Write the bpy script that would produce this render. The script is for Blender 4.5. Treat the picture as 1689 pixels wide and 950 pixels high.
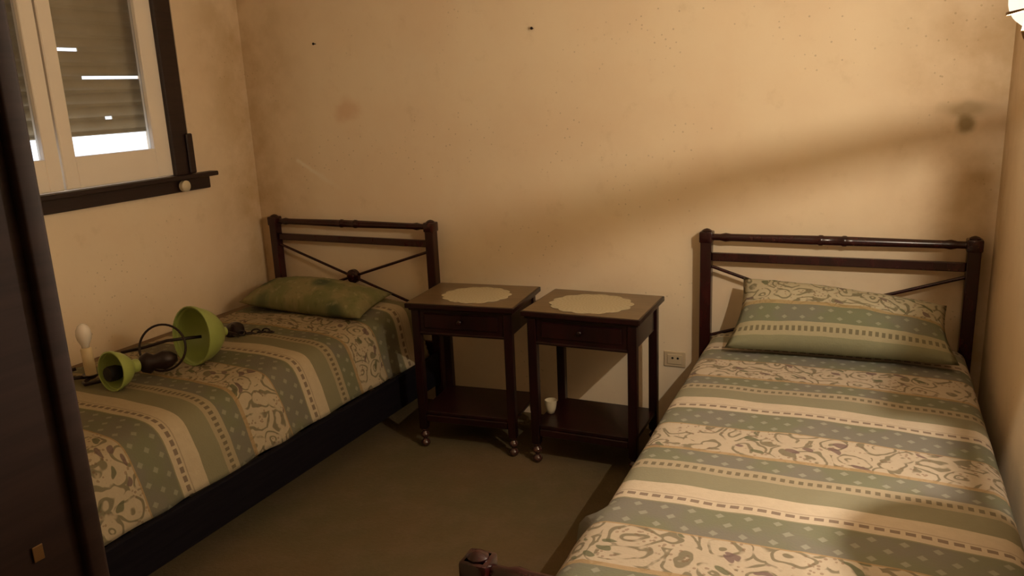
import bpy, bmesh, math, random
from mathutils import Vector, Matrix, noise
random.seed(7)
C = bpy.context.scene.collection
for o in list(bpy.data.objects): bpy.data.objects.remove(o)

# ------------------------------------------------------------------ camera
cam_d = bpy.data.cameras.new('camera'); cam = bpy.data.objects.new('camera', cam_d); C.objects.link(cam)
R_ = Vector((0.90918, 0.41422, -0.04256)); U_ = Vector((-0.06205, 0.23583, 0.96981)); F_ = Vector((-0.41176, 0.87909, -0.24012))
M = Matrix(((R_.x, U_.x, -F_.x, 2.8636), (R_.y, U_.y, -F_.y, -3.1566), (R_.z, U_.z, -F_.z, 1.4483), (0, 0, 0, 1)))
cam.matrix_world = M
cam_d.sensor_fit = 'HORIZONTAL'; cam_d.sensor_width = 36.0; cam_d.lens = 1330.24 / 1689 * 36
cam_d.clip_start = 0.02
S = bpy.context.scene
S.camera = cam

# ------------------------------------------------------------------ world (daylight outside the shutter)
w = bpy.data.worlds.new('world'); S.world = w; w.use_nodes = True
w.node_tree.nodes['Background'].inputs[0].default_value = (0.80, 0.88, 1.0, 1)
w.node_tree.nodes['Background'].inputs[1].default_value = 2.2

# ------------------------------------------------------------------ lamps (real sources in the room)
LX, LY, LZ = 3.068, -1.50, 1.548           # flame of the wall sconce by the right bed
ld = bpy.data.lights.new('sconce_light', 'POINT'); ld.energy = 60; ld.color = (1.0, 0.865, 0.685); ld.shadow_soft_size = 0.0018
lo = bpy.data.objects.new('sconce_light', ld); C.objects.link(lo); lo.location = (LX, LY, LZ)

S.view_settings.view_transform = 'Standard'; S.view_settings.look = 'None'
S.view_settings.gamma = 1.0; S.view_settings.use_curve_mapping = False
S.view_settings.exposure = 0.0

# ================================================================== node helpers
class NT:
    def __init__(s, name, rough=0.6, spec=0.5, metal=0.0):
        s.m = bpy.data.materials.new(name); s.m.use_nodes = True
        s.t = s.m.node_tree; s.b = s.t.nodes['Principled BSDF']
        s.b.inputs['Roughness'].default_value = rough
        s.b.inputs['Specular IOR Level'].default_value = spec
        s.b.inputs['Metallic'].default_value = metal
    def n(s, t, **k):
        x = s.t.nodes.new(t)
        for a, b in k.items(): setattr(x, a, b)
        return x
    def l(s, a, b): s.t.links.new(a, b)
    def put(s, sock, v):
        if isinstance(v, (int, float)): sock.default_value = v
        elif isinstance(v, (tuple, list)): sock.default_value = tuple(v) if len(v) == len(sock.default_value) else tuple(v) + (1,)
        else: s.l(v, sock)
    def math(s, op, a, b=0.0, c=0.0, clamp=False):
        x = s.n('ShaderNodeMath', operation=op); x.use_clamp = clamp
        s.put(x.inputs[0], a); s.put(x.inputs[1], b)
        if op in ('MULTIPLY_ADD', 'SMOOTH_MIN', 'COMPARE', 'WRAP'): s.put(x.inputs[2], c)
        return x.outputs[0]
    def mul(s, a, b): return s.math('MULTIPLY', a, b)
    def add(s, a, b): return s.math('ADD', a, b)
    def sub(s, a, b): return s.math('SUBTRACT', a, b)
    def gt(s, a, b): return s.math('GREATER_THAN', a, b)
    def lt(s, a, b): return s.math('LESS_THAN', a, b)
    def band(s, x, a, b): return s.mul(s.gt(x, a), s.lt(x, b))
    def smooth(s, x, a, b, lo=0.0, hi=1.0):
        r = s.n('ShaderNodeMapRange', interpolation_type='SMOOTHSTEP')
        s.put(r.inputs['Value'], x)
        r.inputs['From Min'].default_value = a; r.inputs['From Max'].default_value = b
        r.inputs['To Min'].default_value = lo; r.inputs['To Max'].default_value = hi
        return r.outputs[0]
    def mix(s, f, a, b):
        x = s.n('ShaderNodeMix', data_type='RGBA')
        s.put(x.inputs[0], f); s.put(x.inputs[6], a); s.put(x.inputs[7], b)
        return x.outputs[2]
    def coord(s, which='Object'): return s.n('ShaderNodeTexCoord').outputs[which]
    def xyz(s, v):
        x = s.n('ShaderNodeSeparateXYZ'); s.l(v, x.inputs[0]); return x.outputs
    def comb(s, x, y, z=0.0):
        c = s.n('ShaderNodeCombineXYZ'); s.put(c.inputs[0], x); s.put(c.inputs[1], y); s.put(c.inputs[2], z); return c.outputs[0]
    def noise(s, v, scale, detail=3.0, rough=0.5, out='Fac'):
        x = s.n('ShaderNodeTexNoise'); s.l(v, x.inputs['Vector'])
        x.inputs['Scale'].default_value = scale; x.inputs['Detail'].default_value = detail; x.inputs['Roughness'].default_value = rough
        return x.outputs[out]
    def vor(s, v, scale, out='Distance', rnd=1.0, feature='F1'):
        x = s.n('ShaderNodeTexVoronoi', feature=feature); s.l(v, x.inputs['Vector'])
        x.inputs['Scale'].default_value = scale; x.inputs['Randomness'].default_value = rnd
        return x.outputs[out]
    def color(s, c): s.put(s.b.inputs['Base Color'], c)
    def bump(s, h, strength=0.3, dist=0.01):
        x = s.n('ShaderNodeBump'); x.inputs['Strength'].default_value = strength; x.inputs['Distance'].default_value = dist
        s.l(h, x.inputs['Height']); s.l(x.outputs[0], s.b.inputs['Normal'])

MAT = {}
def simple(name, col, rough=0.5, spec=0.5, metal=0.0, var=0.25, scale=18.0):
    t = NT(name, rough, spec, metal)
    f = t.noise(t.coord(), scale, 4)
    t.color(t.mix(f, tuple(c * (1 - var) for c in col), tuple(min(1, c * (1 + var)) for c in col)))
    MAT[name] = t.m; return t.m
def wood(name, a, b, rough, axis_scale=(2, 2, 30), spec=0.5):
    t = NT(name, rough, spec)
    mp = t.n('ShaderNodeMapping'); t.l(t.coord(), mp.inputs[0]); mp.inputs['Scale'].default_value = axis_scale
    f = t.noise(mp.outputs[0], 3.0, 5, 0.6)
    t.color(t.mix(t.smooth(f, 0.3, 0.7), a, b)); t.bump(f, 0.08, 0.002)
    MAT[name] = t.m; return t.m

wood('dark_wood', (0.014, 0.0024, 0.0032), (0.038, 0.0058, 0.0062), 0.24, (9, 9, 3))
wood('stand_wood', (0.007, 0.0016, 0.0022), (0.018, 0.0032, 0.0040), 0.28, (9, 9, 3), 0.4)
wood('frame_wood', (0.014, 0.005, 0.0045), (0.024, 0.010, 0.008), 0.45)
wood('rail_wood', (0.0035, 0.0025, 0.0050), (0.007, 0.005, 0.0075), 0.8, spec=0.12)
wood('table_top', (0.125, 0.080, 0.038), (0.170, 0.112, 0.058), 0.30, (3, 14, 3))
wood('door_wood', (0.020, 0.009, 0.009), (0.034, 0.016, 0.014), 0.65, spec=0.25)
simple('white_paint', (0.88, 0.79, 0.67), 0.4, var=0.06, scale=6)
simple('iron', (0.020, 0.010, 0.010), 0.4, 0.5, 0.3)
simple('brass', (0.25, 0.15, 0.07), 0.35, 0.5, 0.8)
simple('green_shade', (0.34, 0.42, 0.12), 0.28, 0.5, var=0.15, scale=9)
simple('candle', (0.62, 0.50, 0.30), 0.5)
simple('ceramic', (0.60, 0.52, 0.36), 0.3, var=0.05)
simple('bulb_white', (0.80, 0.74, 0.66), 0.18, var=0.03)
simple('socket_plastic', (0.58, 0.46, 0.30), 0.4, var=0.06)
simple('black', (0.008, 0.006, 0.005), 0.6)
simple('mattress', (0.16, 0.10, 0.05), 0.9)
simple('strap', (0.40, 0.32, 0.22), 0.8)
simple('ceiling_paint', (0.74, 0.66, 0.50), 0.9, var=0.05, scale=2)

def metal_glint():
    t = NT('polished', 0.12, 0.5, 1.0); t.color((0.75, 0.66, 0.6)); MAT['polished'] = t.m
metal_glint()
simple('guide', (0.10, 0.075, 0.045), 0.6)

def slat_mat():
    t = NT('shutter_slat', 0.5)
    v = t.coord(); f = t.noise(v, 7, 4)
    t.color(t.mix(f, (0.22, 0.18, 0.10), (0.40, 0.34, 0.23))); MAT['shutter'] = t.m
slat_mat()

def wall_mat(name, back=False, side=None):
    t = NT(name, 0.85, 0.2)
    v = t.n('ShaderNodeNewGeometry').outputs['Position']; X, Y, Z = t.xyz(v)
    base = t.mix(t.smooth(t.noise(v, 1.7, 5, 0.6), 0.3, 0.7), (0.78, 0.615, 0.43), (0.83, 0.69, 0.495))
    mott = t.smooth(t.noise(v, 9, 6, 0.65), 0.55, 0.75)
    base = t.mix(t.mul(mott, 0.22), base, (0.52, 0.38, 0.20))
    # brown tone, unevenly deeper towards the corners of the room
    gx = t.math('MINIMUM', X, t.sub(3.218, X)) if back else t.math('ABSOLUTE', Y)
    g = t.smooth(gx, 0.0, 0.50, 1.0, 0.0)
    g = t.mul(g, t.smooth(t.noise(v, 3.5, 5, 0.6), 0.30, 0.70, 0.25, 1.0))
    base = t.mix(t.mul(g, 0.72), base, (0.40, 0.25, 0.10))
    # small mould speckles
    sp = t.lt(t.vor(v, 38), 0.13)
    spz = t.smooth(t.noise(v, 2.2, 3), 0.52, 0.62)
    base = t.mix(t.mul(t.mul(sp, spz), 0.35), base, (0.25, 0.17, 0.08))
    if back:
        def spot(cx, cz, rx, rz, col, amt, b0):
            nn = t.noise(v, 14, 4)
            dx = t.mul(t.sub(X, cx), 1 / rx); dz = t.mul(t.sub(Z, cz), 1 / rz)
            d = t.math('SQRT', t.add(t.mul(dx, dx), t.mul(dz, dz)))
            d = t.add(d, t.mul(t.sub(nn, 0.5), 1.1))
            return t.mix(t.mul(t.smooth(d, 0.2, 1.0, 1.0, 0.0), amt), b0, col)
        base = spot(3.10, 1.262, 0.045, 0.045, (0.16, 0.11, 0.03), 0.75, base)
        base = spot(3.09, 1.315, 0.11, 0.04, (0.25, 0.18, 0.08), 0.55, base)
        base = spot(0.58, 1.38, 0.10, 0.08, (0.62, 0.36, 0.20), 0.5, base)
        # pale scrape
        a = t.sub(X, 0.26); b = t.sub(Z, 1.155)
        al = t.add(t.mul(a, 0.87), t.mul(b, -0.49)); pe = t.math('ABSOLUTE', t.add(t.add(t.mul(a, 0.49), t.mul(b, 0.87)), t.mul(t.sub(t.noise(v, 20, 2), 0.5), 0.03)))
        m = t.mul(t.smooth(pe, 0.0, 0.018, 1.0, 0.0), t.mul(t.smooth(al, -0.01, 0.01), t.smooth(al, 0.04, 0.33, 1.0, 0.0)))
        base = t.mix(t.mul(m, 0.6), base, (0.86, 0.80, 0.66))
    t.color(base); t.bump(t.noise(v, 22, 5, 0.6), 0.10, 0.01)
    MAT[name] = t.m
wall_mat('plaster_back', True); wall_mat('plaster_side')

def floor_mat():
    t = NT('carpet', 0.95, 0.1)
    v = t.coord()
    f = t.smooth(t.noise(v, 2.2, 4), 0.35, 0.65); g = t.noise(v, 60, 3, 0.7); k = t.smooth(t.noise(v, 9, 4), 0.4, 0.7)
    c = t.mix(f, (0.150, 0.100, 0.050), (0.125, 0.098, 0.048))
    c = t.mix(t.mul(k, 0.4), c, (0.19, 0.125, 0.075))
    c = t.mix(t.mul(g, 0.5), c, (0.070, 0.055, 0.028))
    t.color(c); t.bump(g, 0.5, 0.01); MAT['carpet'] = t.m
floor_mat()

def fabric(name, u0, v0, P, gain=(1, 1, 1)):
    """Woven print in metres: UV.x runs across the bed, UV.y along it (head to foot)."""
    t = NT(name, 0.9, 0.15)
    uv = t.n('ShaderNodeUVMap').outputs[0]; u, v, _ = t.xyz(uv)
    wob = t.mul(t.sub(t.noise(uv, 5, 2), 0.5), 0.008)
    vv = t.add(v, wob)
    s = t.math('FRACT', t.mul(t.sub(vv, v0), 1 / P))
    CREAM = (0.66, 0.56, 0.425); GREY = (0.205, 0.215, 0.145); PLAIN = (0.290, 0.275, 0.185); GROUND = (0.58, 0.49, 0.37)
    DARK = (0.14, 0.09, 0.08)
    nz = t.noise(uv, 45, 3, 0.6)
    c = PLAIN
    # A solid cream stripe with its row of dashes
    A = t.lt(s, 0.157); c = t.mix(A, c, CREAM)
    dash = t.mul(t.band(s, 0.105, 0.128), t.lt(t.math('FRACT', t.mul(u, 1 / 0.030)), 0.66))
    c = t.mix(t.mul(dash, 0.75), c, DARK)
    c = t.mix(t.mul(t.band(s, 0.088, 0.095), 0.35), c, DARK)
    # B and D: grey green grounds sown with small pale stars
    BD = t.math('MAXIMUM', t.band(s, 0.165, 0.357), t.band(s, 0.655, 0.783))
    c = t.mix(BD, c, t.mix(t.smooth(t.noise(uv, 6, 2), .4, .6), GREY, (0.215, 0.205, 0.175)))
    st = t.mul(t.sub(t.sub(s, 0.165), t.mul(t.gt(s, 0.5), 0.49)), 1 / 0.064); RH = 0.064 * P
    row = t.math('FLOOR', st)
    uu = t.sub(t.math('FRACT', t.add(t.mul(u, 1 / 0.062), t.mul(row, 0.5))), 0.5)
    rr = t.sub(t.math('FRACT', st), 0.5)
    d = t.add(t.math('ABSOLUTE', t.mul(uu, 0.062)), t.math('ABSOLUTE', t.mul(rr, RH)))
    star = t.mul(BD, t.smooth(d, 0.0085, 0.0125, 1.0, 0.0))
    c = t.mix(t.mul(star, 0.62), c, (0.42, 0.43, 0.34))
    # C: floral scroll band
    Cm = t.band(s, 0.357, 0.655)
    warp = t.n('ShaderNodeVectorMath', operation='ADD')
    nc = t.n('ShaderNodeVectorMath', operation='SCALE'); t.l(t.noise(uv, 9, 2, 0.5, 'Color'), nc.inputs[0]); nc.inputs['Scale'].default_value = 0.10
    t.l(uv, warp.inputs[0]); t.l(nc.outputs[0], warp.inputs[1]); wv = warp.outputs[0]
    scroll = t.math('ABSOLUTE', t.sub(t.math('FRACT', t.mul(t.vor(wv, 12.0), 3.4)), 0.5))
    scroll = t.smooth(scroll, 0.10, 0.19, 1.0, 0.0)
    scroll = t.mul(scroll, t.smooth(t.noise(uv, 20, 2), 0.36, 0.48))
    wx, wy, _z = t.xyz(wv)
    lv = t.comb(t.add(t.mul(wx, 0.9), t.mul(wy, 0.55)), t.add(t.mul(wy, 2.1), t.mul(wx, -1.2)))
    leafd = t.vor(lv, 13.0); leaf = t.smooth(leafd, 0.27, 0.32, 1.0, 0.0)
    lr, lg, _b = t.xyz(t.vor(lv, 13.0, 'Color'))
    leafcol = t.mix(t.gt(lg, 0.5), (0.17, 0.105, 0.11), (0.12, 0.135, 0.075))
    leafon = t.mul(leaf, t.gt(lr, 0.35))
    berries = t.mul(t.lt(t.vor(uv, 75), 0.30), t.smooth(t.noise(uv, 11, 1), 0.48, 0.54))
    fc = t.mix(t.mul(scroll, 0.75), GROUND, (0.13, 0.12, 0.07))
    fc = t.mix(t.mul(berries, 0.55), fc, (0.20, 0.11, 0.07))
    fc = t.mix(t.mul(leafon, 0.85), fc, leafcol)
    c = t.mix(Cm, c, fc)
    edge = t.math('MAXIMUM', t.band(s, 0.357, 0.366), t.band(s, 0.628, 0.655))
    c = t.mix(t.mul(edge, 0.8), c, (0.44, 0.30, 0.15))
    # E: narrow chain
    E = t.band(s, 0.783, 0.868); c = t.mix(E, c, (0.46, 0.39, 0.27))
    fu = t.sub(t.math('FRACT', t.mul(u, 1 / 0.021)), 0.5)
    chain = t.mul(t.lt(t.math('ABSOLUTE', fu), 0.27), t.band(s, 0.812, 0.842))
    c = t.mix(t.mul(chain, 0.75), c, (0.11, 0.09, 0.06))
    c = t.mix(t.mul(nz, 0.30), c, (0.24, 0.20, 0.13))
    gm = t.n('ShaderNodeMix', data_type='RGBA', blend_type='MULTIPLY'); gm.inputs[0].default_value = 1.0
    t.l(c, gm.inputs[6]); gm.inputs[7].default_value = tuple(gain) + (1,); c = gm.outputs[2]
    t.color(c)
    t.bump(t.add(t.noise(uv, 160, 2), t.mul(t.noise(uv, 14, 4), 1.2)), 0.25, 0.006)
    MAT[name] = t.m
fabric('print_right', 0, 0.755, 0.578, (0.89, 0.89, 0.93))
fabric('print_left_shaded', 0, 0.765, 0.615, (0.70, 0.66, 0.56))  # same cloth, with the left bed's dimmer light multiplied into its colours
fabric('print_pillow', 0, 0.0, 0.75, (0.82, 0.86, 0.80))
def pillow_left():
    t = NT('print_olive', 0.9, 0.15); uv = t.n('ShaderNodeUVMap').outputs[0]; u, v, _ = t.xyz(uv)
    c = t.mix(t.smooth(t.noise(uv, 7, 3), 0.40, 0.60), (0.25, 0.215, 0.105), (0.18, 0.18, 0.080))
    c = t.mix(t.smooth(t.vor(uv, 5.2), 0.18, 0.42, 0.85, 0.0), c, (0.060, 0.085, 0.050))
    c = t.mix(t.mul(t.smooth(t.noise(uv, 26, 3), 0.56, 0.70), 0.35), c, (0.40, 0.36, 0.20))
    c = t.mix(t.mul(t.smooth(t.noise(uv, 40, 3), 0.56, 0.70), 0.3), c, (0.08, 0.09, 0.04))
    t.color(c); t.bump(t.noise(uv, 30, 4), 0.3, 0.006); MAT['print_olive'] = t.m
pillow_left()

# ================================================================== mesh helpers
def obj(name, bm, mat, parent=None, smooth=False, angle=None):
    me = bpy.data.meshes.new(name)
    bmesh.ops.recalc_face_normals(bm, faces=bm.faces)
    bm.to_mesh(me); bm.free()
    me.materials.append(MAT[mat] if isinstance(mat, str) else mat)
    if smooth:
        me.polygons.foreach_set('use_smooth', [True] * len(me.polygons))
        if angle: me.set_sharp_from_angle(angle=math.radians(angle))
    o = bpy.data.objects.new(name, me); C.objects.link(o)
    if parent: o.parent = parent
    return o
def tag(o, label, cat, group=None):
    o['label'] = label; o['category'] = cat
    if group: o['group'] = group
    return o
def thing(name, label, cat, loc=(0, 0, 0), rz=0.0, group=None):
    o = bpy.data.objects.new(name, None); C.objects.link(o); o.empty_display_size = 0.1
    o.location = loc; o.rotation_euler = (0, 0, rz); return tag(o, label, cat, group)
def struct(name, bm, mat, parent=None, smooth=False):
    o = obj(name, bm, mat, parent, smooth)
    if not parent: o['kind'] = 'structure'
    return o
def box(bm, x0, x1, y0, y1, z0, z1, bev=0.0, seg=1):
    vs = [bm.verts.new(p) for p in ((x0, y0, z0), (x1, y0, z0), (x1, y1, z0), (x0, y1, z0), (x0, y0, z1), (x1, y0, z1), (x1, y1, z1), (x0, y1, z1))]
    fs = [bm.faces.new([vs[i] for i in q]) for q in ((3, 2, 1, 0), (4, 5, 6, 7), (0, 1, 5, 4), (1, 2, 6, 5), (2, 3, 7, 6), (3, 0, 4, 7))]
    if bev:
        es = {e for f in fs for e in f.edges}
        bmesh.ops.bevel(bm, geom=list(es), offset=bev, segments=seg, affect='EDGES', profile=0.5)
    return bm
def mk(): return bmesh.new()
def bx(*a, **k): return box(mk(), *a, **k)
def frame_of(d):
    d = Vector(d).normalized(); a = Vector((0, 0, 1)) if abs(d.z) < 0.9 else Vector((1, 0, 0))
    x = d.cross(a).normalized(); return x, d.cross(x).normalized(), d
def lathe(bm, prof, origin, axis=(0, 0, 1), seg=20, caps=True):
    """prof: (radius, distance along axis)"""
    X, Y, D = frame_of(axis); o = Vector(origin); rings = []
    for r, h in prof:
        rings.append([bm.verts.new(o + D * h + (X * math.cos(a) + Y * math.sin(a)) * max(r, 1e-4)) for a in (2 * math.pi * i / seg for i in range(seg))])
    for A, B in zip(rings, rings[1:]):
        for i in range(seg): bm.faces.new((A[i], A[(i + 1) % seg], B[(i + 1) % seg], B[i]))
    if caps: bm.faces.new(rings[0][::-1]); bm.faces.new(rings[-1])
    return bm
def tube(bm, pts, r, seg=8, closed=False):
    pts = [Vector(p) for p in pts]; n = len(pts); rings = []; prev = None
    for i, p in enumerate(pts):
        a = pts[(i - 1) % n] if (i or closed) else p; b = pts[(i + 1) % n] if (i < n - 1 or closed) else p
        t = (b - a).normalized()
        if prev is None: x, y, _ = frame_of(t)
        else:
            x = (prev - t * prev.dot(t)).normalized(); y = t.cross(x)
        prev = x; rr = r[i] if isinstance(r, (list, tuple)) else r
        rings.append([bm.verts.new(p + (x * math.cos(q) + y * math.sin(q)) * rr) for q in (2 * math.pi * k / seg for k in range(seg))])
    m = n if closed else n - 1
    for j in range(m):
        A, B = rings[j], rings[(j + 1) % n]
        for i in range(seg): bm.faces.new((A[i], A[(i + 1) % seg], B[(i + 1) % seg], B[i]))
    if not closed: bm.faces.new(rings[0][::-1]); bm.faces.new(rings[-1])
    return bm
def nz(x, y, z=0.0): return noise.noise(Vector((x, y, z)))

# ================================================================== room shell
W = 3.218; CH = 2.60; YF = -2.80; YB = -2.95
struct('floor', bx(-0.02, W + 0.5, -4.3, 0.02, -0.05, 0.0), 'carpet')
struct('ceiling', bx(-0.02, W + 0.5, -4.3, 0.02, CH, CH + 0.05), 'ceiling_paint')
struct('wall_back', bx(-0.2, W + 0.2, 0.0, 0.12, -0.04, CH + 0.02), 'plaster_back')
struct('wall_right', bx(W, W + 0.12, YB, 0.0, -0.04, CH + 0.02), 'plaster_side')
# left wall around the window hole
WY0, WY1, WZ0, WZ1 = -1.60, -0.46, 1.135, 2.15
bm = mk()
box(bm, -0.2, 0, YF, WY0, -0.04, CH + 0.02); box(bm, -0.2, 0, WY1, 0.0, -0.04, CH + 0.02)
box(bm, -0.2, 0, WY0, WY1, -0.04, WZ0); box(bm, -0.2, 0, WY0, WY1, WZ1, CH + 0.02)
struct('wall_left', bm, 'plaster_side')
# front wall with the doorway the photograph was taken from
bm = mk()
box(bm, -0.2, 2.300, YB, YF, -0.04, CH + 0.02); box(bm, 3.185, W + 0.6, YB, YF, -0.04, CH + 0.02) if False else None
box(bm, 2.300, W, YB, YF, 2.08, CH + 0.02)
struct('wall_front', bm, 'plaster_side')
# hallway enclosure behind the camera
struct('wall_hall_left', bx(1.9, 2.0, -4.2, YB, -0.04, CH + 0.02), 'plaster_side')
struct('wall_hall_right', bx(W + 0.3, W + 0.4, -4.2, YB, -0.04, CH + 0.02), 'plaster_side')
struct('wall_hall_end', bx(1.9, W + 0.4, -4.3, -4.2, -0.04, CH + 0.02), 'plaster_side')
struct('wall_hall_front', bx(W, W + 0.4, YB, YB + 0.12, -0.04, CH + 0.02), 'plaster_side')

# door frame: jamb boards, rounded stop, casing, strike plate
df = bpy.data.objects.new('door_1', None); C.objects.link(df); df.location = (2.34, -2.87, 0); df['kind'] = 'structure'
def loc(bm, o):
    bmesh.ops.translate(bm, verts=bm.verts, vec=-o.location); return bm
obj('jamb', loc(bx(2.325, 2.350, YB - 0.02, YF + 0.012, 0, 2.07, bev=0.003), df), 'door_wood', df)
obj('jamb', loc(bx(W - 0.035, W - 0.005, YB - 0.02, YF + 0.012, 0, 2.07, bev=0.003), df), 'door_wood', df)
obj('head_jamb', loc(bx(2.350, W - 0.035, YB - 0.02, YF + 0.012, 2.04, 2.07, bev=0.003), df), 'door_wood', df)
obj('casing', loc(bx(2.22, 2.345, YB - 0.045, YB - 0.021, 0, 2.12, bev=0.004), df), 'door_wood', df)
obj('casing', loc(bx(2.22, 2.345, YF + 0.001, YF + 0.022, 0, 2.12, bev=0.004), df), 'door_wood', df)
obj('edge_bead', loc(bx(2.342, 2.356, YF + 0.004, YF + 0.022, 0.0, 2.05, bev=0.004, seg=3), df), 'door_wood', df, True, 40)
obj('door_stop', loc(bx(2.3505, 2.358, -2.90, -2.862, 0, 2.04, bev=0.002), df), 'door_wood', df)
df_shift = True
o = obj('strike_plate', loc(bx(2.3505, 2.3515, -2.832, -2.824, 1.128, 1.140, bev=0.0003), df), 'brass', df); o['label'] = 'small metal strike plate on the jamb'

df.location.x -= 0.032
# window: casing, sill, sashes, panes, roller shutter
wn = bpy.data.objects.new('window_1', None); C.objects.link(wn); wn.location = (0, -1.05, WZ0); wn['kind'] = 'structure'
def wpart(name, bm, mat, parent=None, smooth=False):
    bmesh.ops.translate(bm, verts=bm.verts, vec=-wn.location)
    return obj(name, bm, mat, parent or wn, smooth, 40)
wpart('casing', bx(0.0005, 0.026, -0.525, -0.432, WZ0 + 0.0, WZ1 + 0.08, bev=0.004), 'frame_wood')
wpart('casing', bx(0.0005, 0.026, WY0 - 0.068, WY0 + 0.025, WZ0 + 0.0, WZ1 + 0.08, bev=0.004), 'frame_wood')
wpart('casing', bx(0.0005, 0.027, WY0 + 0.025, -0.525, WZ1 - 0.0, WZ1 + 0.08, bev=0.004), 'frame_wood')
wpart('sill', bx(0.0005, 0.055, WY0 - 0.14, -0.305, WZ0 - 0.018, WZ0 + 0.002, bev=0.004), 'frame_wood')
wpart('sill_apron', bx(0.0005, 0.022, WY0 - 0.10, -0.330, 1.062, WZ0 - 0.018, bev=0.004), 'frame_wood')
def sash(y0, y1, ym0, ym1):
    """y0..y1 overall, ym0..ym1 glass"""
    z0, z1 = WZ0 + 0.004, WZ1 - 0.004; g0, g1 = 1.262, WZ1 - 0.09; xf, xb = 0.004, -0.034
    s = wpart('sash', box(mk(), xb, xf, y0, ym0, z0, z1, bev=0.004), 'white_paint')
    for nm, q in (('stile', (ym1, y1, z0, z1)), ('bottom_rail', (ym0, ym1, z0, g0)), ('top_rail', (ym0, ym1, g1, z1))):
        wpart(nm, bx(xb, xf, q[0], q[1], q[2], q[3], bev=0.003), 'white_paint', s)
    wpart('pane', bx(-0.020, -0.016, ym0, ym1, g0, g1), 'glass', s)
def glass():
    t = NT('glass', 0.0, 0.5)
    tr = t.n('ShaderNodeBsdfTransparent'); gl = t.n('ShaderNodeBsdfGlossy'); gl.inputs['Roughness'].default_value = 0.02
    fr = t.n('ShaderNodeFresnel'); fr.inputs[0].default_value = 1.45
    mx = t.n('ShaderNodeMixShader'); t.l(fr.outputs[0], mx.inputs[0]); t.l(tr.outputs[0], mx.inputs[1]); t.l(gl.outputs[0], mx.inputs[2])
    t.l(mx.outputs[0], t.t.nodes['Material Output'].inputs['Surface']); MAT['glass'] = t.m
    t = NT('lamp_glass', 0.1, 0.5)
    tr = t.n('ShaderNodeBsdfTransparent'); em = t.n('ShaderNodeEmission'); em.inputs[0].default_value = (1, 0.86, 0.66, 1); em.inputs[1].default_value = 2.2
    lw = t.n('ShaderNodeLayerWeight'); lw.inputs[0].default_value = 0.35
    mx = t.n('ShaderNodeMixShader'); mx.inputs[0].default_value = 0.35
    t.l(tr.outputs[0], mx.inputs[1]); t.l(em.outputs[0], mx.inputs[2])
    t.l(mx.outputs[0], t.t.nodes['Material Output'].inputs['Surface']); MAT['lamp_glass'] = t.m
glass()
sash(-1.045, -0.515, -0.985, -0.603)
sash(-1.590, -1.055, -1.505, -1.115)
wpart('frame', bx(-0.040, 0.0, -0.5145, WY1 - 0.0005, WZ0 + 0.0005, WZ1 - 0.0005), 'frame_wood')
wpart('guide_rail', bx(-0.145, -0.100, -0.497, WY1 - 0.0005, WZ0 + 0.001, WZ1 - 0.001, bev=0.003), 'guide')
wpart('guide_rail', bx(-0.145, -0.100, WY0 + 0.0005, WY0 + 0.035, WZ0 + 0.001, WZ1 - 0.001, bev=0.003), 'guide')
sh = bpy.data.objects.new('roller_shutter', None); C.objects.link(sh); sh.parent = wn
tag(sh, '', ''); del sh['label']; del sh['category']; sh['label'] = 'grey-brown roller shutter, lowered almost to the sill'
PITCH = 0.0545; zb = 1.345
slits = {1: [(-0.72, -0.685)], 4: [(-0.80, -0.50)], 6: [(-0.93, -0.80)]}
for k in range(15):
    z = zb + k * PITCH; bm = mk()
    n = 6; prof = [(-0.120 + 0.008 * math.sin(math.pi * i / n) ** 0.5, z + 0.007 + (PITCH - 0.012) * i / n) for i in range(n + 1)]
    for (x, zz), (x2, z2) in zip(prof, prof[1:]):
        vs = [bm.verts.new(p) for p in ((x, WY0 + 0.036, zz), (x, WY1 - 0.038, zz), (x2, WY1 - 0.038, z2), (x2, WY0 + 0.036, z2))]
        bm.faces.new(vs)
    bmesh.ops.remove_doubles(bm, verts=bm.verts, dist=1e-5)
    bmesh.ops.solidify(bm, geom=bm.faces[:], thickness=0.006)
    # hooked joint below the slat, with gaps left open where daylight comes through
    spans = [(WY0 + 0.036, WY1 - 0.038)]
    for a, b in slits.get(k, []):
        spans = [s for s0, s1 in spans for s in ((s0, a), (b, s1)) if s[1] - s[0] > 0.002]
    for a, b in spans: box(bm, -0.131, -0.126, a, b, z - 0.007, z + 0.009)
    wpart('slat', bm, 'shutter', sh, True)
wpart('bottom_bar', bx(-0.128, -0.114, WY0 + 0.036, WY1 - 0.038, zb - 0.012, zb - 0.0045, bev=0.002), 'shutter', sh)
wpart('strap', bx(0.003, 0.0055, -0.428, -0.412, 1.30, WZ1 + 0.1), 'strap')
wpart('strap_winder', bx(0.0268, 0.040, -0.455, -0.418, 1.139, 1.315, bev=0.005), 'frame_wood')
lt = wpart('latch_knob', lathe(mk(), [(0.010, 0), (0.010, 0.008), (0.024, 0.012), (0.025, 0.032), (0.021, 0.036), (0.002, 0.038)], (0.023, -0.508, 1.090), (1, 0, 0), 14), 'ceramic', None, True)
lt['label'] = 'small cream knob fixed to the sill apron'
# two nails left in the back wall
for i, (x, z, lab) in enumerate(((0.44, 1.685, 'small dark nail left in the back wall, nearer the window'), (1.53, 1.68, 'small dark nail left in the back wall, above the nightstands'))):
    tag(obj('nail', lathe(mk(), [(0.0025, 0), (0.0025, 0.014), (0.006, 0.0145), (0.006, 0.017)], (x, 0.0, z), (0, -1, 0), 8), 'iron'), lab, 'nail')

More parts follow.
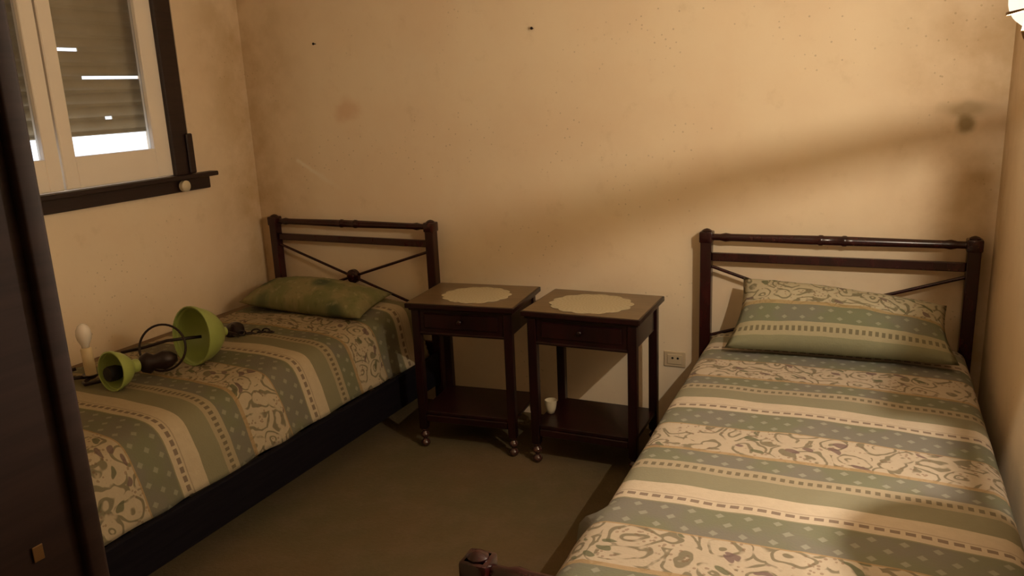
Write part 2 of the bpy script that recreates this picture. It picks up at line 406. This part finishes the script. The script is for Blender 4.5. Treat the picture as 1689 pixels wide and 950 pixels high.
# ================================================================== beds
def make_bed(root, L, footh=0.704):
    """local frame: x 0..0.95 across, y 0 (head) .. -L (foot)"""
    Wd = 0.95
    def end(y, H, head):
        for s in (0, 1):
            x = 0.0225 if s == 0 else Wd - 0.0225
            p = obj('post', bx(x - 0.0215, x + 0.0215, y - 0.0215, y + 0.0215, 0.0, H - 0.012, bev=0.004, seg=2), 'dark_wood', root)
            bm = mk(); box(bm, x - 0.0255, x + 0.0255, y - 0.0255, y + 0.0255, H - 0.055, H - 0.012, bev=0.005, seg=2)
            lathe(bm, [(0.019, 0), (0.019, 0.004), (0.012, 0.009), (0.003, 0.012)], (x, y, H - 0.013), seg=14)
            obj('post_cap', bm, 'dark_wood', p, True, 35)
        a, b = 0.044, Wd - 0.044; m = Wd / 2; z = H - 0.034
        pr = [(0.013, 0), (0.013, 0.03), (0.0175, 0.05), (0.0145, 0.07), (0.0150, 0.15), (0.0175, m - a - 0.07), (0.0175, m - a - 0.05), (0.0200, m - a - 0.045), (0.0200, m - a - 0.035), (0.0175, m - a - 0.03)]
        pr = pr + [(r, (b - a) - h) for r, h in reversed(pr)]
        obj('top_rail', lathe(mk(), pr, (a, y, z), (1, 0, 0), 16), 'dark_wood', root, True, 40)
        zm = H - 0.111
        obj('middle_rail', bx(a, b, y - 0.010, y + 0.010, zm - 0.016, zm + 0.016, bev=0.003), 'dark_wood', root)
        zc = H - 0.289; zt = H - 0.149; zl = 2 * zc - zt
        obj('diagonal_rod', tube(mk(), [(a, y - 0.004, zt), (m, y - 0.004, zc), (b, y - 0.004, zl)], 0.0065), 'dark_wood', root, True, 50)
        obj('diagonal_rod', tube(mk(), [(b, y + 0.005, zt), (m, y + 0.005, zc), (a, y + 0.005, zl)], 0.0065), 'dark_wood', root, True, 50)
        obj('rosette', lathe(mk(), [(0.030, -0.014), (0.034, -0.010), (0.034, 0.008), (0.026, 0.014), (0.018, 0.016), (0.014, 0.024), (0.003, 0.026)], (m, y, zc), (0, -1, 0), 18), 'dark_wood', root, True, 40)
        obj('lower_rail', bx(a, b, y - 0.010, y + 0.010, 0.24, 0.32, bev=0.003), 'dark_wood', root)
    end(0.0, 0.894, True); end(-L, footh, False)
    for x in (0.010, Wd - 0.034):
        obj('side_rail', bx(x, x + 0.024, -L + 0.024, -0.024, 0.125, 0.272, bev=0.004), 'rail_wood', root)
    bm = mk()
    for i in range(9):
        y = -0.12 - i * (L - 0.25) / 8; box(bm, 0.0345, Wd - 0.0345, y - 0.04, y + 0.04, 0.215, 0.235)
    obj('slat_base', bm, 'rail_wood', root)['kind'] = 'stuff'
R = math.radians
bedR = thing('single_bed', 'dark wooden single bed against the right wall, plain rails with crossed rods', 'bed', (2.2301, -0.0584, 0), R(0.92))
bedL = thing('single_bed', 'dark wooden single bed under the shuttered window in the left corner', 'bed', (0.0963, -0.0412, 0), R(-1.23))
make_bed(bedR, 2.045); make_bed(bedL, 2.045)
for root, nm, lab in ((bedR, 'mattress', 'thick mattress under the printed cover of the right-hand bed'), (bedL, 'mattress', 'brown-edged mattress under the printed cover of the bed below the window')):
    x0, x1 = (0.070, 0.915) if root is bedR else (-0.040, 0.795)
    bm = bx(x0, x1, -1.99, -0.040, 0.236, 0.482, bev=0.035, seg=4)
    o = obj(nm, bm, 'mattress', None, True, 60); o.matrix_world = Matrix.Translation(root.location) @ Matrix.Rotation(root.rotation_euler.z, 4, 'Z')
    tag(o, lab, 'mattress')

def coverlet(name, root, prof, y0, y1, mat, label, seed, amp=0.006, flare=None):
    """prof: list of (x, z) across the bed; resampled finely, swept from y0 (head) to y1 (foot)"""
    # smooth resample
    P = [Vector((a, b)) for a, b in prof]; fine = []
    for i in range(len(P) - 1):
        p0 = P[max(i - 1, 0)]; p1 = P[i]; p2 = P[i + 1]; p3 = P[min(i + 2, len(P) - 1)]
        n = max(2, int((p2 - p1).length / 0.018))
        for k in range(n):
            t = k / n
            fine.append(0.5 * ((2 * p1) + (p2 - p0) * t + (2 * p0 - 5 * p1 + 4 * p2 - p3) * t * t + (3 * p1 - p0 - 3 * p2 + p3) * t ** 3))
    fine.append(P[-1]); us = [0]
    for a, b in zip(fine, fine[1:]): us.append(us[-1] + (b - a).length)
    NY = int(abs(y1 - y0) / 0.022); bm = mk(); uvl = bm.loops.layers.uv.new('UVMap'); grid = []; uvs = {}
    zt = max(p.y for p in fine)
    for j in range(NY + 1):
        y = y0 + (y1 - y0) * j / NY; row = []
        for i, p in enumerate(fine):
            x, z = p; side = max(0.0, min(1.0, (zt - z - 0.02) / 0.12)); out = -1 if i < len(fine) / 2 else 1
            w = amp * (nz(x * 3.0, y * 3.2, seed) + 0.6 * nz(x * 8, y * 7, seed + 3))
            z2 = z + w * (1 - side); yy = y
            fold = math.sin(y * 23 + 2.5 * nz(0, y * 3, seed)) * 0.5 + nz(1.3, y * 9, seed)
            x2 = x + out * side * (0.004 + 0.010 * (fold + 0.6) * side)
            z2 += side * 0.008 * nz(4.1, y * 5, seed + 1)
            if flare: x2, z2 = flare(x2, yy, z2, side, out)
            v = bm.verts.new((x2, yy, z2)); uvs[v] = (us[i], -y); row.append(v)
        grid.append(row)
    for A, B in zip(grid, grid[1:]):
        for i in range(len(fine) - 1):
            f = bm.faces.new((A[i], A[i + 1], B[i + 1], B[i]))
            for l in f.loops: l[uvl].uv = uvs[l.vert]
    bmesh.ops.recalc_face_normals(bm, faces=bm.faces)
    o = obj(name, bm, mat, None, True)
    o.matrix_world = Matrix.Translation(root.location) @ Matrix.Rotation(root.rotation_euler.z, 4, 'Z')
    s = o.modifiers.new('thickness', 'SOLIDIFY'); s.thickness = 0.006; s.offset = 0.0
    tag(o, label, 'bedspread'); return o

def flareR(x, y, z, side, out):
    if out < 0:
        k = max(0.0, min(1.0, (-y - 1.47) / 0.10))
        if y < -1.44: x -= 0.030 * k * min(1.0, side * 1.4 + 0.45 * (1 if x < 0.16 else 0)); z -= 0.004 * k
        b = math.exp(-((y + 1.49) / 0.020) ** 2); x -= 0.040 * b * min(1, side * 4 + 0.3)
    return x, z
coverlet('bedspread', bedR, [(0.050, 0.275), (0.050, 0.34), (0.052, 0.42), (0.060, 0.467), (0.082, 0.488), (0.13, 0.495), (0.30, 0.500), (0.50, 0.502), (0.70, 0.500), (0.86, 0.494), (0.900, 0.486), (0.922, 0.465), (0.926, 0.42), (0.927, 0.34), (0.926, 0.30)],
         -0.050, -1.985, 'print_right', 'grey-green striped bedspread pulled flat over the right-hand bed', 11.0, 0.007, flareR)
def flareL(x, y, z, side, out):
    k = math.exp(-((y + 0.18) / 0.16) ** 2)          # cover bunches up beside the pillow, next to the nightstand
    if out > 0: x += 0.05 * k * (1 - side * 0.7); z += 0.035 * k * (1 - side)
    return x, z
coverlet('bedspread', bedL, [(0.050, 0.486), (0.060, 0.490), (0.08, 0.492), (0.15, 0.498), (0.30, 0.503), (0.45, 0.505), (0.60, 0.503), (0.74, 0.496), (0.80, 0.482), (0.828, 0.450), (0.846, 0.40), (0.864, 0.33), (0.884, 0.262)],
         -0.045, -1.985, 'print_left_shaded', 'striped floral bedspread hanging over the side of the bed under the window', 4.0, 0.008, flareL)

# ================================================================== pillows
def pillow(name, c, th, mat, label, vr, seed=0.0, crease=None, pinch=0.07, n=34, power=0.42):
    """c: four seam corners (front-left, front-right, back-right, back-left)"""
    c = [Vector(p) for p in c]; bm = mk(); uvl = bm.loops.layers.uv.new('UVMap'); top = []; bot = []; uv = {}
    N = ((c[1] - c[0]).cross(c[3] - c[0])).normalized()
    if N.z < 0: N = -N
    wd = (c[1] - c[0]).length; M_ = n * 2 // 3
    for j in range(M_ + 1):
        t = j / M_; rt, rb = [], []
        for i in range(n + 1):
            s = i / n
            ss = s + pinch * 0.5 * math.sin(math.pi * 2 * s) / math.pi * 0
            p = (c[0] * (1 - s) + c[1] * s) * (1 - t) + (c[3] * (1 - s) + c[2] * s) * t
            mid = (c[0] + c[1] + c[2] + c[3]) / 4
            # edges draw in between the corners
            ex = math.sin(math.pi * s); et = math.sin(math.pi * t)
            p = p + (mid - p) * pinch * ((1 - ex) * et + (1 - et) * ex) * 0.9
            h = (max(0.0, 1 - (2 * s - 1) ** 2) ** power) * (max(0.0, 1 - (2 * t - 1) ** 2) ** power)
            wr = 0.10 * nz(s * 3.5, t * 3, seed) + 0.06 * nz(s * 9, t * 6, seed + 5)
            e = min(s, 1 - s, t, 1 - t)
            h2 = h * th * (1 + wr) + (0.004 * nz(s * 22, t * 18, seed) if e > 0.02 else 0) * (1 if e < 0.2 else 0.3)
            if crease: h2 += crease(s, t) * h
            edge = (i in (0, n) or j in (0, M_))
            vt = bm.verts.new(p + N * h2); uv[vt] = (s * wd, vr[0] + (vr[1] - vr[0]) * t); rt.append(vt)
            vb = vt if edge else bm.verts.new(p - N * h * th * 0.55); uv[vb] = uv[vt]; rb.append(vb)
        top.append(rt); bot.append(rb)
    for G in (top, bot):
        for A, B in zip(G, G[1:]):
            for i in range(n):
                q = [A[i], A[i + 1], B[i + 1], B[i]]
                f = bm.faces.new(q if G is top else q[::-1])
                for l in f.loops: l[uvl].uv = uv[l.vert]
    o = obj(name, bm, mat, None, True); tag(o, label, 'pillow')
    return o
# right-hand pillow leans on the headboard rods, its chain border along the front
def creaseR(s, t):
    return -0.020 * math.exp(-((t - 0.62 - 0.5 * (s - 0.85)) / 0.05) ** 2) * max(0, min(1, (s - 0.62) / 0.15)) - 0.016 * math.exp(-((t - 0.17 - 0.8 * max(0, 0.12 - s)) / 0.03) ** 2) * max(0, 1 - s / 0.2)
pillow('pillow', [(2.385, -0.385, 0.525), (3.118, -0.365, 0.530), (3.085, -0.115, 0.660), (2.405, -0.125, 0.722)], 0.085, 'print_pillow', 'green and cream striped pillow propped against the headboard of the right-hand bed', (0.695, 0.300), 3.0, creaseR)
pillow('pillow', [(0.165, -0.400, 0.535), (0.900, -0.480, 0.540), (0.850, -0.150, 0.560), (0.150, -0.115, 0.575)], 0.085, 'print_olive', 'olive green pillow lying flat at the head of the bed under the window', (0.62, 0.27), 8.0)

# ================================================================== nightstands
def make_nightstand(root, w=0.4636, d=0.3573, H=0.6326):
    tt = obj('tabletop', bx(0, w, 0, d, H - 0.022, H - 0.0016, bev=0.003, seg=2), 'stand_wood', root)
    obj('top_panel', bx(0.006, w - 0.006, 0.006, d - 0.006, H - 0.0015, H, bev=0.0005), 'table_top', tt)
    obj('top_moulding', bx(0.010, w - 0.010, 0.010, d - 0.008, H - 0.032, H - 0.0225, bev=0.003), 'stand_wood', root)
    ls = 0.034; ins = 0.018
    for x in (ins, w - ins - ls):
        for y in (ins, d - ins - ls):
            lg = obj('leg', bx(x, x + ls, y, y + ls, 0.082, H - 0.0325, bev=0.004, seg=2), 'stand_wood', root)
            cx, cy = x + ls / 2, y + ls / 2
            pr = [(0.006, 0.0)] + [(0.0055 + 0.0145 * math.sin(math.pi * (0.06 + 0.88 * i / 8)), 0.001 + 0.034 * i / 8) for i in range(9)]
            pr += [(0.009, 0.038)] + [(0.007 + 0.0125 * math.sin(math.pi * (0.06 + 0.88 * i / 8)), 0.040 + 0.030 * i / 8) for i in range(9)] + [(0.010, 0.074), (0.016, 0.078), (0.016, 0.0825)]
            obj('turned_foot', lathe(mk(), pr, (cx, cy, 0), seg=16), 'foot_gloss', lg, True, 60)
    a, b = ins + ls, w - ins - ls
    obj('front_apron', bx(a, b, ins + 0.008, ins + 0.024, 0.505, H - 0.0325, bev=0.002), 'stand_wood', root)
    dr = obj('drawer_front', bx(a + 0.02, b - 0.02, ins + 0.001, ins + 0.0075, 0.525, H - 0.045, bev=0.004), 'stand_wood', root)
    obj('knob', lathe(mk(), [(0.005, 0), (0.005, 0.006), (0.010, 0.009), (0.011, 0.014), (0.008, 0.018), (0.002, 0.019)], (w / 2, ins + 0.001, 0.560), (0, -1, 0), 14), 'stand_wood', dr, True, 50)
    obj('apron_bead', tube(mk(), [(a, ins + 0.010, 0.503), (b, ins + 0.010, 0.503)], 0.007, 10), 'stand_wood', root, True, 60)
    for x in (ins + 0.008, w - ins - 0.024):
        obj('side_apron', bx(x, x + 0.016, ins + ls, d - ins - ls, 0.505, H - 0.0325, bev=0.002), 'stand_wood', root)
    obj('back_apron', bx(a, b, d - ins - 0.026, d - ins - 0.010, 0.505, H - 0.0325, bev=0.002), 'stand_wood', root)
    sh = obj('shelf', bx(ins + 0.006, w - ins - 0.006, ins + 0.010, d - ins - 0.008, 0.148, 0.163, bev=0.002), 'stand_wood', root)
    for y in (ins + 0.004, d - ins - 0.022):
        obj('shelf_rail', bx(a, b, y, y + 0.018, 0.118, 0.1475, bev=0.003), 'stand_wood', root)
def fg():
    t = NT('foot_gloss', 0.08, 0.9); t.color((0.05, 0.018, 0.014)); MAT['foot_gloss'] = t.m
fg()
T1 = (1.1423, -0.5089, R(5.32)); T2 = (1.6420, -0.4863, R(-0.08))
n1 = thing('nightstand', 'dark wooden nightstand beside the bed under the window, left of the pair', 'nightstand', (T1[0], T1[1], 0), T1[2])
n2 = thing('nightstand', 'dark wooden nightstand next to the right-hand bed, right of the pair', 'nightstand', (T2[0], T2[1], 0), T2[2])
make_nightstand(n1); make_nightstand(n2)
def lace():
    t = NT('lace', 0.9, 0.1); v = t.coord(); X, Y, Z = t.xyz(v)
    r = t.math('SQRT', t.add(t.mul(X, X), t.mul(Y, Y)))
    ring = t.math('SINE', t.mul(r, 230)); ang = t.math('ARCTAN2', Y, X)
    sp = t.math('SINE', t.mul(ang, 32))
    f = t.smooth(t.mul(ring, sp), 0.2, 0.6)
    c = t.mix(t.mul(f, 0.25), (0.50, 0.43, 0.29), (0.34, 0.26, 0.14)); t.color(c); t.bump(f, 0.4, 0.002); MAT['lace'] = t.m
lace()
def doily(x, y, rx, ry, rot, label):
    bm = mk(); n = 160; rings = []
    for k, z in ((1.0, 0.0006), (1.0, 0.0020), (0.93, 0.0026), (0.5, 0.0022), (0.02, 0.0024)):
        ring = []
        for i in range(n):
            a = 2 * math.pi * i / n; s = 1 + (0.085 * abs(math.sin(a * 7)) - 0.05) * (1 if k > 0.9 else 0)
            ring.append(bm.verts.new((rx * k * s * math.cos(a), ry * k * s * math.sin(a), z)))
        rings.append(ring)
    for A, B in zip(rings, rings[1:]):
        for i in range(n): bm.faces.new((A[i], A[(i + 1) % n], B[(i + 1) % n], B[i]))
    bm.faces.new(rings[0]); bm.faces.new(rings[-1])
    o = obj('doily', bm, 'lace', None, False); o.location = (x, y, 0.6326); o.rotation_euler.z = rot
    tag(o, label, 'doily')
doily(1.372, -0.318, 0.142, 0.128, 0.1, 'scalloped cream lace doily on the left nightstand')
doily(1.868, -0.322, 0.160, 0.138, 0.0, 'scalloped cream lace doily on the right nightstand')
# pale cup on the lower shelf of the right nightstand
bm = lathe(mk(), [(0.012, 0), (0.014, 0.001), (0.020, 0.018), (0.024, 0.040), (0.0245, 0.056), (0.0225, 0.056), (0.021, 0.040), (0.016, 0.016), (0.003, 0.006)], (0, 0, 0), seg=22)
o = obj('cup', bm, 'ceramic', None, True, 60); o.location = (1.690, -0.330, 0.1635)
tag(o, 'small cream cup on the lower shelf of the right nightstand', 'cup')

# wall outlet
ot = thing('wall_outlet', 'cream two-hole power outlet low on the wall between nightstand and bed', 'outlet', (2.118, -0.0005, 0.330))
obj('plate', bx(-0.045, 0.045, -0.006, 0, -0.033, 0.033, bev=0.002), 'socket_plastic', ot)
obj('insert', bx(-0.030, 0.032, -0.010, -0.0062, -0.021, 0.021, bev=0.0015), 'socket_plastic', ot)
for x in (-0.008, 0.014): obj('hole', lathe(mk(), [(0.0048, 0), (0.0048, 0.0012)], (x, -0.0102, 0.006), (0, -1, 0), 12), 'black', ot)

# ================================================================== wall sconce (lit)
sc = thing('wall_sconce', 'lit wall lamp with a glass globe on the right wall beside the bed', 'lamp', (LX, LY, LZ))
lo.parent = sc; lo.location = (0, 0, 0)
obj('globe', lathe(mk(), [(0.010, -0.034)] + [(0.033 * math.sin(math.pi * (0.14 + 0.86 * i / 14)) + 0.0005, 0.008 - 0.042 * math.cos(math.pi * (0.14 + 0.86 * i / 14))) for i in range(1, 15)], (0, 0, 0), seg=24, caps=False), 'lamp_glass', sc, True)
bm = mk(); n = 40; rg = 0.0350
def rim(az, r, up): return -rg * ((0.163 + 0.155 * az) if up else (0.240 + 0.215 * az))
vs = [[bm.verts.new((r * math.cos(2 * math.pi * i / n), r * math.sin(2 * math.pi * i / n), rim(-math.cos(2 * math.pi * i / n), r, up))) for i in range(n)] for r, up in ((0.0338, 1), (0.0355, 1), (0.0355, 0), (0.0338, 0))]
for A, B in zip(vs, vs[1:] + vs[:1]):
    for i in range(n): bm.faces.new((A[i], A[(i + 1) % n], B[(i + 1) % n], B[i]))
obj('gallery_ring', bm, 'brass', sc)
bm = mk(); q = [(-0.0004, -0.0088), (0.0036, -0.0088), (0.0046, -0.016), (0.0080, -0.040), (-0.0070, -0.040), (-0.0012, -0.016)]  # unseen plate, added and widened downwards to shade wall and bed
fr = [bm.verts.new((x, 0.0325 + (z + 0.0088) * 0.15, z)) for x, z in q]; bk = [bm.verts.new((x, 0.0345 + (z + 0.0088) * 0.15, z)) for x, z in q]
bm.faces.new(fr); bm.faces.new(bk[::-1])
for a in range(6): bm.faces.new((fr[a], fr[(a + 1) % 6], bk[(a + 1) % 6], bk[a]))
obj('bracket', bm, 'iron', sc)
obj('bracket', tube(mk(), [(0.034, -0.012, -0.006), (0.026, -0.009, -0.024), (0.010, -0.003, -0.040)], 0.0010, 6), 'iron', sc)
obj('holder', lathe(mk(), [(0.006, -0.056), (0.008, -0.052), (0.0110, -0.044), (0.0105, -0.041), (0.0065, -0.038), (0.0065, -0.026), (0.004, -0.022)], (0, 0, 0), seg=18), 'brass', sc, True, 50)
obj('bracket_foot', bx(-0.0004, 0.0032, 0.008, 0.0345, -0.0425, -0.0402), 'iron', sc)
obj('arm', tube(mk(), [(0, 0, -0.054), (0.010, 0.002, -0.078), (0.045, 0.006, -0.095), (0.090, 0.010, -0.085), (0.140, 0.010, -0.070)], 0.004, 8), 'brass', sc, True)
obj('wall_plate', lathe(mk(), [(0.030, 0), (0.030, 0.004), (0.022, 0.009), (0.006, 0.012)], (W - LX - 0.0005, 0.010, -0.070), (-1, 0, 0), 20), 'brass', sc, True, 50)

# ================================================================== dismantled hanging lamp lying on the left bed
hl = thing('hanging_lamp', 'taken-down hanging lamp with green shades and candle bulb lying on the left bed', 'lamp', (0.50, -1.15, 0.515))
O = hl.location.copy()
def P3(x, y, z): return (x - O.x, y - O.y, z - O.z)
def shade(center, axis, R0, depth, t, mat='green_shade', neck=0.25, ribs=0):
    """bowl whose opening centre is at center and whose apex lies along axis"""
    n = 14; out = []; inn = []
    for i in range(n + 1):
        q = i / n; r = R0 * max(neck, math.cos(q * math.pi / 2) ** 0.5); out.append((r, q * depth))
    out = [(R0 * 1.05, -0.006), (R0 * 1.05, 0.006)] + out[1:] + [(R0 * neck, depth + 0.02), (0.4 * R0 * neck, depth + 0.022)]
    inn = [(max(r - t, 0.003), h - (0 if k < 3 else t)) for k, (r, h) in enumerate(out[:-2])]
    inn[0] = (R0 * 1.05 - t, -0.006)
    return lathe(mk(), list(reversed(inn)) + out, center, axis, 32, True)
AX = Vector((0.14, 0.97, -0.15))
s1 = obj('large_shade', shade(P3(0.575, -1.070, 0.612), AX, 0.106, 0.125, 0.004, neck=0.16), 'green_shade', hl, True, 55); s1['label'] = 'large light green bowl shade'
s2 = obj('small_shade', shade(P3(0.522, -1.380, 0.575), Vector((0.06, 0.98, -0.10)), 0.066, 0.075, 0.004, neck=0.36), 'green_shade', hl, True, 55); s2['label'] = 'small light green shade with a dark opening'
obj('socket', lathe(mk(), [(0.024, -0.002), (0.027, 0.005), (0.027, 0.03), (0.018, 0.055), (0.010, 0.070)], P3(0.506, -1.386, 0.564), Vector((0.06, 0.98, -0.10)), 16), 'black', hl, True, 50)
hc = Vector(P3(0.548, -1.185, 0.600)); hx = Vector((0.90, 0.42, 0.0)).normalized(); hz = Vector((-0.12, 0.25, 0.96)).normalized()
obj('hoop', tube(mk(), [hc + (hx * math.cos(a) + hz * math.sin(a)) * 0.083 for a in (2 * math.pi * i / 40 for i in range(40))], 0.0042, 8, True), 'iron', hl, True)
obj('stem', tube(mk(), [P3(0.40, -1.24, 0.585), P3(0.455, -1.19, 0.592), P3(0.51, -1.13, 0.606), P3(0.60, -1.05, 0.606)], 0.006, 8), 'iron', hl, True)
obj('hub', lathe(mk(), [(0.010, -0.06), (0.030, -0.045), (0.040, -0.02), (0.026, 0.0), (0.036, 0.03), (0.028, 0.055), (0.012, 0.075)], P3(0.535, -1.215, 0.556), Vector((0.7, 0.7, 0.05)), 18), 'iron', hl, True, 60)
obj('arm', tube(mk(), [P3(0.50, -1.25, 0.540), P3(0.47, -1.33, 0.528), P3(0.40, -1.40, 0.520), P3(0.38, -1.39, 0.520), P3(0.355, -1.345, 0.520)], 0.007, 8), 'iron', hl, True)
obj('arm', tube(mk(), [P3(0.35, -1.34, 0.522), P3(0.25, -1.40, 0.520), P3(0.21, -1.36, 0.522), P3(0.24, -1.31, 0.530)], 0.007, 8), 'iron', hl, True)
cb = P3(0.352, -1.335, 0.526)
dp = obj('drip_pan', lathe(mk(), [(0.010, -0.012), (0.026, 0.0), (0.030, 0.006), (0.024, 0.006), (0.012, 0.003)], cb, seg=20), 'iron', hl, True, 50)
obj('candle_sleeve', lathe(mk(), [(0.0185, 0.0), (0.0190, 0.04), (0.0185, 0.095), (0.0150, 0.098)], (cb[0], cb[1], cb[2] + 0.004), (-0.05, 0.0, 1), 18), 'candle', hl, True, 50)
bt = Vector(cb) + Vector((-0.005, 0, 0.102))
obj('bulb', lathe(mk(), [(0.012, 0.0), (0.013, 0.008), (0.0225, 0.030), (0.0255, 0.048), (0.0235, 0.066), (0.016, 0.080), (0.006, 0.087), (0.001, 0.088)], bt, (0.02, 0, 1), 20), 'bulb_white', hl, True)
ch = obj('chain', mk(), 'iron', hl) if False else None
pts = [(0.485, -0.770, 0.520), (0.500, -0.745, 0.516), (0.517, -0.722, 0.514), (0.535, -0.703, 0.514), (0.553, -0.690, 0.514), (0.573, -0.683, 0.514), (0.592, -0.680, 0.514)]
for k, p in enumerate(pts):
    q = pts[min(k + 1, len(pts) - 1)]; pv = pts[max(k - 1, 0)]
    d = (Vector(q) - Vector(pv)).normalized(); sd = Vector((-d.y, d.x, 0)) if k % 2 == 0 else Vector((0, 0, 1)); c0 = Vector(P3(*p)) + Vector((0, 0, 0.004 if k % 2 else 0))
    obj('chain_link', tube(mk(), [c0 + d * 0.016 * math.cos(a) + sd * 0.0095 * math.sin(a) for a in (2 * math.pi * i / 14 for i in range(14))], 0.0034, 6, True), 'iron', hl, True)
obj('canopy', lathe(mk(), [(0.040, 0.0), (0.041, 0.006), (0.030, 0.020), (0.012, 0.034), (0.006, 0.046)], P3(0.452, -0.735, 0.522), (0.3, -0.45, 0.55), 20), 'iron', hl, True, 50)
obj('suspension_rod', tube(mk(), [P3(0.597, -0.925, 0.588), P3(0.585, -0.86, 0.555), P3(0.545, -0.815, 0.530), P3(0.495, -0.785, 0.522)], 0.005, 8), 'iron', hl, True)

# repeats carry one group each
GROUPS = {'single_bed': 'matching single beds', 'mattress': 'mattresses on the beds', 'bedspread': 'matching striped bedspreads', 'pillow': 'pillows at the bed heads',
          'nightstand': 'pair of nightstands between the beds', 'doily': 'lace doilies on the nightstands', 'nail': 'nails left in the back wall'}
for o in bpy.data.objects:
    k = o.name.split('.')[0]
    if k in GROUPS and 'category' in o.keys(): o['group'] = GROUPS[k]
